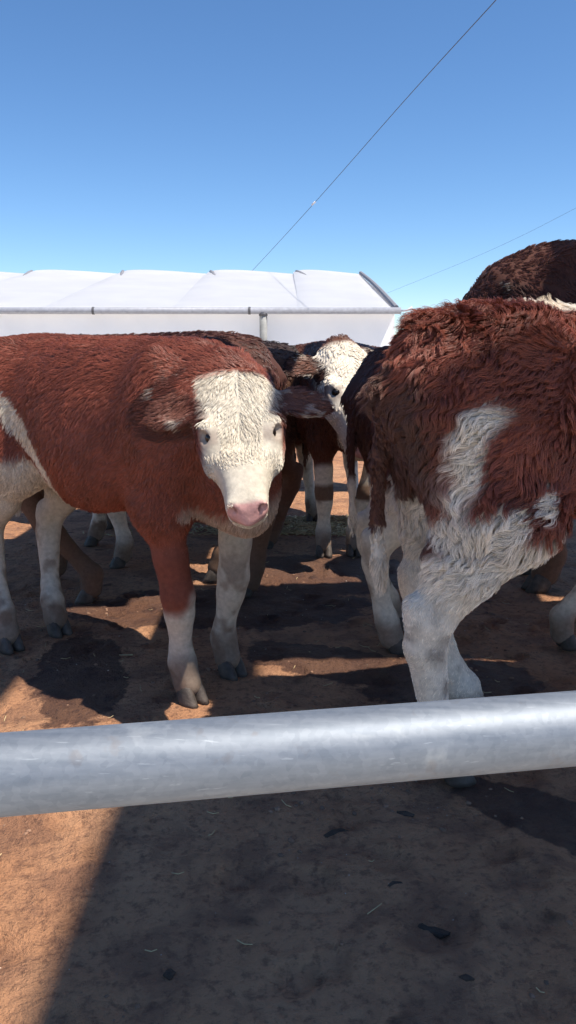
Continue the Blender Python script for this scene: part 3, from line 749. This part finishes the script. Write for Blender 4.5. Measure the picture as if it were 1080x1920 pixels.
mesh_obj('insulator', v, f, M_FILM, W1, True)
wire('faint short wire low in the sky above the dark animal', [wp(1300, 275, 30), wp(1080, 390, 34), wp(970, 446, 38), wp(860, 495, 42), wp(700, 560, 50)], .0045)

# ------------------------------------------------------------------ galvanised rail in front
def mat_pipe():
    t = NT('galvanised_pipe'); p = t.obj()
    st = t.n('ShaderNodeMapping', {'Vector': p, 'Scale': (1.2, 14.0, 14.0)}).outputs[0]
    sp = t.n('ShaderNodeTexVoronoi', {'Vector': p, 'Scale': 210.0}).outputs['Color']
    nz = t.noise(st, 9, 5, 0.6); bl = t.noise(p, 14, 5, 0.6)
    c = t.mix(t.ramp(nz, [(0.35, 0.0), (0.7, 1.0)]), (0.16, 0.185, 0.22), (0.22, 0.245, 0.28))
    c = t.mix(0.05, c, t.ramp(sp, [(0.2, 0.02), (0.8, 0.55)]))
    sc2 = t.noise(t.n('ShaderNodeMapping', {'Vector': p, 'Scale': (3.0, 120.0, 120.0)}).outputs[0], 3, 3)
    c = t.mix(t.math('MULTIPLY', t.ramp(sc2, [(0.66, 0.0), (0.72, 1.0)]), 0.35), c, (0.42, 0.45, 0.48))
    c = t.mix(t.math('MULTIPLY', t.ramp(bl, [(0.64, 0.0), (0.70, 1.0)]), 0.35), c, (0.40, 0.42, 0.43))
    c = t.mix(t.math('MULTIPLY', t.ramp(t.noise(p, 45, 3), [(0.62, 0.0), (0.70, 1.0)]), 0.22), c, (0.16, 0.11, 0.08))
    return t.bsdf(c, t.math('MULTIPLY_ADD', nz, 0.15, 0.50), 0.5, t.noise(p, 160, 4), 0.06, 0.001, 0.5)
M_PIPE = mat_pipe()
def fence():
    r = empty('rail_fence', (0, .6, 0)); tag(r, 'thick galvanised steel pipe rail across the foreground', 'fence')
    def at(px, py, d): q = wp(px, py, d); return (q.x, q.y - .6, q.z)
    A, B = Vector(at(0, 1452, .505)), Vector(at(1080, 1363, .572)); B.z = A.z * .4 + B.z * .6
    d = (B - A) / (B.x - A.x); L, R = A + d * (-1.6 - A.x), A + d * (1.6 - A.x)
    rad = .0278
    v, f = tube([L + (R - L) * k / 24 for k in range(25)], rad, 48); mesh_obj('rail', v, f, M_PIPE, r, True)
    for e in (L, R):
        v, f = tube([(e.x, e.y + .06, 0), (e.x, e.y + .06, e.z + .12)], .03, 20); po = mesh_obj('post', v, f, M_PIPE, r, True)
        v, f = box((e.x, e.y + .03, e.z), (.07, .12, .07)); mesh_obj('bracket', v, f, M_DKSTEEL, po)
    print('rail z', L.z, R.z, A, B)
fence()

# ------------------------------------------------------------------ the herd
H3 = lambda px, py, d: tuple(wp(px, py, d))
calf = Cow('calf', 'red-brown calf with a broad white face looking at the camera', (-.552, 2.733), -43, 1.0, 1.0,
           [gp(350, 1312), gp(425, 1262), gp(15, 1215), gp(106, 1186)], H3(443, 720, 2.26), H3(468, 1003, 1.96), h=.0080, headscale=.85, roll=.12, pattern=pat_main,
           hairs=280000, length=.028, clump=.42, wave=.38, ears=((.22, .02, .25), (.24, .02, -.25)), hrad=.0007, neck=.95, nclump=14, hw=.88, white=(.60, .535, .435))
rump = Cow('calf', 'shaggy red and white calf seen from behind, standing right up at the rail', (1.045, 2.165), 12, 1.0, 1.03,
           [(1.42, 2.1), (1.40, 2.40), gp(836, 1462), (.535, 2.2)], (1.75, 2.3, 1.15), (2.1, 2.1, .9), h=.010, pattern=pat_rump,
           hairs=380000, length=.048, clump=.58, wave=.9, hrad=.00062, nclump=18, stx=-.09, belly=.06, tail=[(-.72, .02, 1.07), (-.768, .05, .99), (-.785, .085, .8), (-.78, .095, .64), (-.775, .095, .54), (-.765, .095, .46)], soil=(.075, .04, .028))
Cow('calf', 'cow with white lower legs half hidden behind the shaggy calf at the right', (.95, 2.93), 7, .95, .97,
    [(1.02, 2.86), (1.33, 3.15), gp(733, 1222), (.42, 3.08)], (1.75, 3.1, 1.1), (2.05, 3.0, .85), pattern=pat_plain(.66), hairs=45000, length=.03, hrad=.0014, base=DARK)
Cow('cow', 'big dark brown animal whose back rises highest at the right edge', (1.70, 3.72), 180, 1.0, 1.385,
    [(1.25, 3.92), (1.2, 3.6), (2.5, 3.95), (2.5, 3.6)], (.88, 3.70, 1.30), (.70, 3.68, .82), pattern=pat_dark, hairs=110000, length=.026, hrad=.0013, base=DARK, hw=.9)
Cow('calf', 'white-faced calf with dark knee bands, farther back beside the shaggy calf', (.30, 4.62), -84, 1.0, 1.0,
    [gp(606, 1040), gp(662, 1038), (.16, 5.15), (.45, 5.15)], H3(640, 655, 3.98), H3(688, 842, 3.76), pattern=pat_whiteface, hairs=60000, length=.03, hrad=.0015, ears=((.2, .0, .2), (.2, .0, -.2)), base=(.11, .036, .02))
Cow('calf', 'dark brown calf mostly hidden behind the calf that looks at the camera', (-.86, 3.60), 180, 1.0, 1.02,
    [(-1.12, 3.78), gp(175, 1128), (-.34, 3.76), gp(468, 1116)], (-1.65, 3.6, 1.05), (-1.95, 3.5, .75), pattern=pat_tanleg, hairs=45000, length=.03, hrad=.0015, base=DARK)
Cow('calf', 'brown calf with white front legs in the middle of the crowd', (-.62, 4.40), 196, 1.0, .96,
    [(-1.1, 4.5), gp(232, 1062), (-.15, 4.75), gp(507, 1026)], (-1.45, 4.2, 1.05), (-1.75, 4.05, .75), pattern=pat_frontwhite, hairs=35000, length=.03, hrad=.0016, base=(.13, .055, .03))

Cow('calf', 'dark calf at the very back, seen only between the legs of the others', (-.68, 5.05), 176, 1.0, 1.0,
    [(-1.1, 5.2), (-1.1, 4.92), (-.15, 5.2), (-.12, 4.92)], (-1.45, 5.1, 1.0), (-1.75, 5.1, .7), h=.018, pattern=pat_dark, hairs=15000, length=.03, hrad=.002, base=BLACKB)

Cow('calf', 'dark calf in the last row, right of the others there', (.15, 6.3), 186, 1.0, .98,
    [(-.35, 6.4), (-.3, 6.12), (.7, 6.5), (.68, 6.25)], (-.6, 6.2, 1.0), (-.9, 6.1, .7), h=.02, pattern=pat_dark, hairs=12000, length=.03, hrad=.0022, base=DARK)
Cow('calf', 'red-brown calf in the last row, left of the others there', (-1.55, 5.9), 10, 1.0, 1.0,
    [(-1.1, 5.85), (-1.15, 6.1), (-2.05, 5.7), (-2.1, 5.95)], (-.85, 6.0, 1.0), (-.6, 6.0, .7), h=.02, pattern=pat_plain(.3), hairs=12000, length=.03, hrad=.0022, base=BROWN)

# ------------------------------------------------------------------ litter on the ground
def blob(c, r, rg, flat=.6):
    v, f = [], []; n, m = 6, 3
    c = np.array(c); yaw = rg.random() * 6.3; st = .6 + .8 * rg.random()
    v.append(c + (0, 0, r * flat))
    for i in range(1, m + 1):
        for j in range(n):
            th, ph = math.pi / 2 * i / m * 1.15, 2 * math.pi * j / n; q = r * (1 + .35 * (rg.random() - .5))
            x, y = q * math.sin(th) * math.cos(ph) * st, q * math.sin(th) * math.sin(ph)
            v.append(c + (x * math.cos(yaw) - y * math.sin(yaw), x * math.sin(yaw) + y * math.cos(yaw), q * math.cos(th) * flat))
    f += [(0, 1 + j, 1 + (j + 1) % n) for j in range(n)]
    f += [(1 + i * n + j, 1 + (i + 1) * n + j, 1 + (i + 1) * n + (j + 1) % n, 1 + i * n + (j + 1) % n) for i in range(m - 1) for j in range(n)]
    return v, f
def gz(x, y):
    return float(relief(np.array([[x, y, 0.0]]))[0] - .004)
rg = np.random.default_rng(5)
M_CLOD = mat_plain('dry_clod', (0.24, 0.135, 0.085), 0.95, var=0.5, scale=9, bump=0.5)
M_PALE = mat_plain('pale_grit', (0.50, 0.42, 0.34), 0.9, var=0.3, scale=20)
M_DUNG = mat_plain('dung', (0.060, 0.036, 0.024), 0.75, var=0.4, scale=40, bump=0.8, dist=0.006)
M_STRAW = mat_plain('straw', (0.56, 0.42, 0.22), 0.7, var=0.3, scale=30)
for nm, mt, cnt, r0, r1, lab in (('soil_clods', M_CLOD, 1500, .002, .009, 'small crumbs of red soil scattered over the floor of the pen'), ('pale_grit', M_PALE, 420, .0012, .0032, 'pale specks of grit scattered over the soil in front of the rail')):
    parts = []; k = 0; cen = rg.random((40, 2)) * (3.0, 3.6) + (-1.5, .95)
    while k < cnt:
        if rg.random() < .55: a = cen[rg.integers(40)] + rg.normal(0, .07, 2); x, y = float(a[0]), float(a[1])
        else: x, y = rg.uniform(-1.6, 1.6), rg.uniform(.95, 5.5)
        parts.append(blob((x, y, gz(x, y)), r0 + (r1 - r0) * rg.random() ** 3, rg)); k += 1
    v, f = join(parts); o = mesh_obj(nm, v, f, mt, None, False); tag(o, lab, 'soil', kind='stuff')
def stalk(x, y, L, a, r=.0016):
    d = Vector((math.cos(a), math.sin(a), .0)); p = Vector((x, y, gz(x, y) + .004)); b = Vector((-d.y, d.x, 0)) * L * .06
    return tube([p - d * L / 2, p + b, p + d * L / 2 + Vector((0, 0, .006))], r, 5)
x, y = gp(228, 1226); v, f = stalk(x, y, .085, .1 - .25, .0028)
tag(mesh_obj('straw_stalk', v, f, M_STRAW, None, True), 'single pale straw stalk left of the front hooves of the calf looking at the camera', 'straw')
parts = []
for k in range(130): parts.append(stalk(rg.uniform(-1.6, 1.4), rg.uniform(1.0, 4.4), rg.uniform(.012, .04), rg.random() * 6.3, .0010))
for k in range(1600):
    parts.append(stalk(rg.normal(.15, .45), rg.uniform(4.75, 5.3), rg.uniform(.04, .12), rg.random() * 6.3, .003))
v, f = join(parts); tag(mesh_obj('loose_straw', v, f, M_STRAW, None, True), 'loose straw strewn on the soil at the back of the pen', 'straw', kind='stuff')
def dung(px, py, pts, r, label):
    x, y = gp(px, py); P = [Vector((x + a, y + b, gz(x + a, y + b) + r * .25)) for a, b in pts]
    n = len(P); v, f = tube(P, [r * (.35 if i in (0, n - 1) else 1) * (.8 + .4 * rg.random()) for i in range(n)], 9)
    g0 = min(p.z for p in P); v = [Vector((p.x + .004 * (rg.random() - .5), p.y + .004 * (rg.random() - .5), (p.z - g0) * .55 + g0 - .001)) for p in v]
    tag(mesh_obj('dung_lump', v, f, M_DUNG, None, True), label, 'dung', 'dung lumps on the soil')
dung(815, 1742, [(-.02, .035), (-.022, .015), (-.006, .004), (.012, 0), (.03, -.004)], .011, 'hook-shaped dark dung lump, the largest in the right foreground')
dung(742, 1660, [(-.016, -.006), (-.004, .006), (.014, .004)], .007, 'small curled dung lump above the hook-shaped one')
dung(762, 1520, [(-.022, .006), (-.004, .002), (.018, -.006)], .012, 'dark dung lump just below the rail near the hoof')
dung(632, 1560, [(-.03, -.012), (-.01, 0), (.012, .004), (.03, .012)], .012, 'long low dung lump below the middle of the rail')
dung(318, 1826, [(-.004, .012), (0, 0), (.002, -.012)], .010, 'round dung lump in the left foreground')
dung(875, 1838, [(-.012, .002), (0, 0), (.012, -.003)], .008, 'small dung lump near the lower right of the picture')
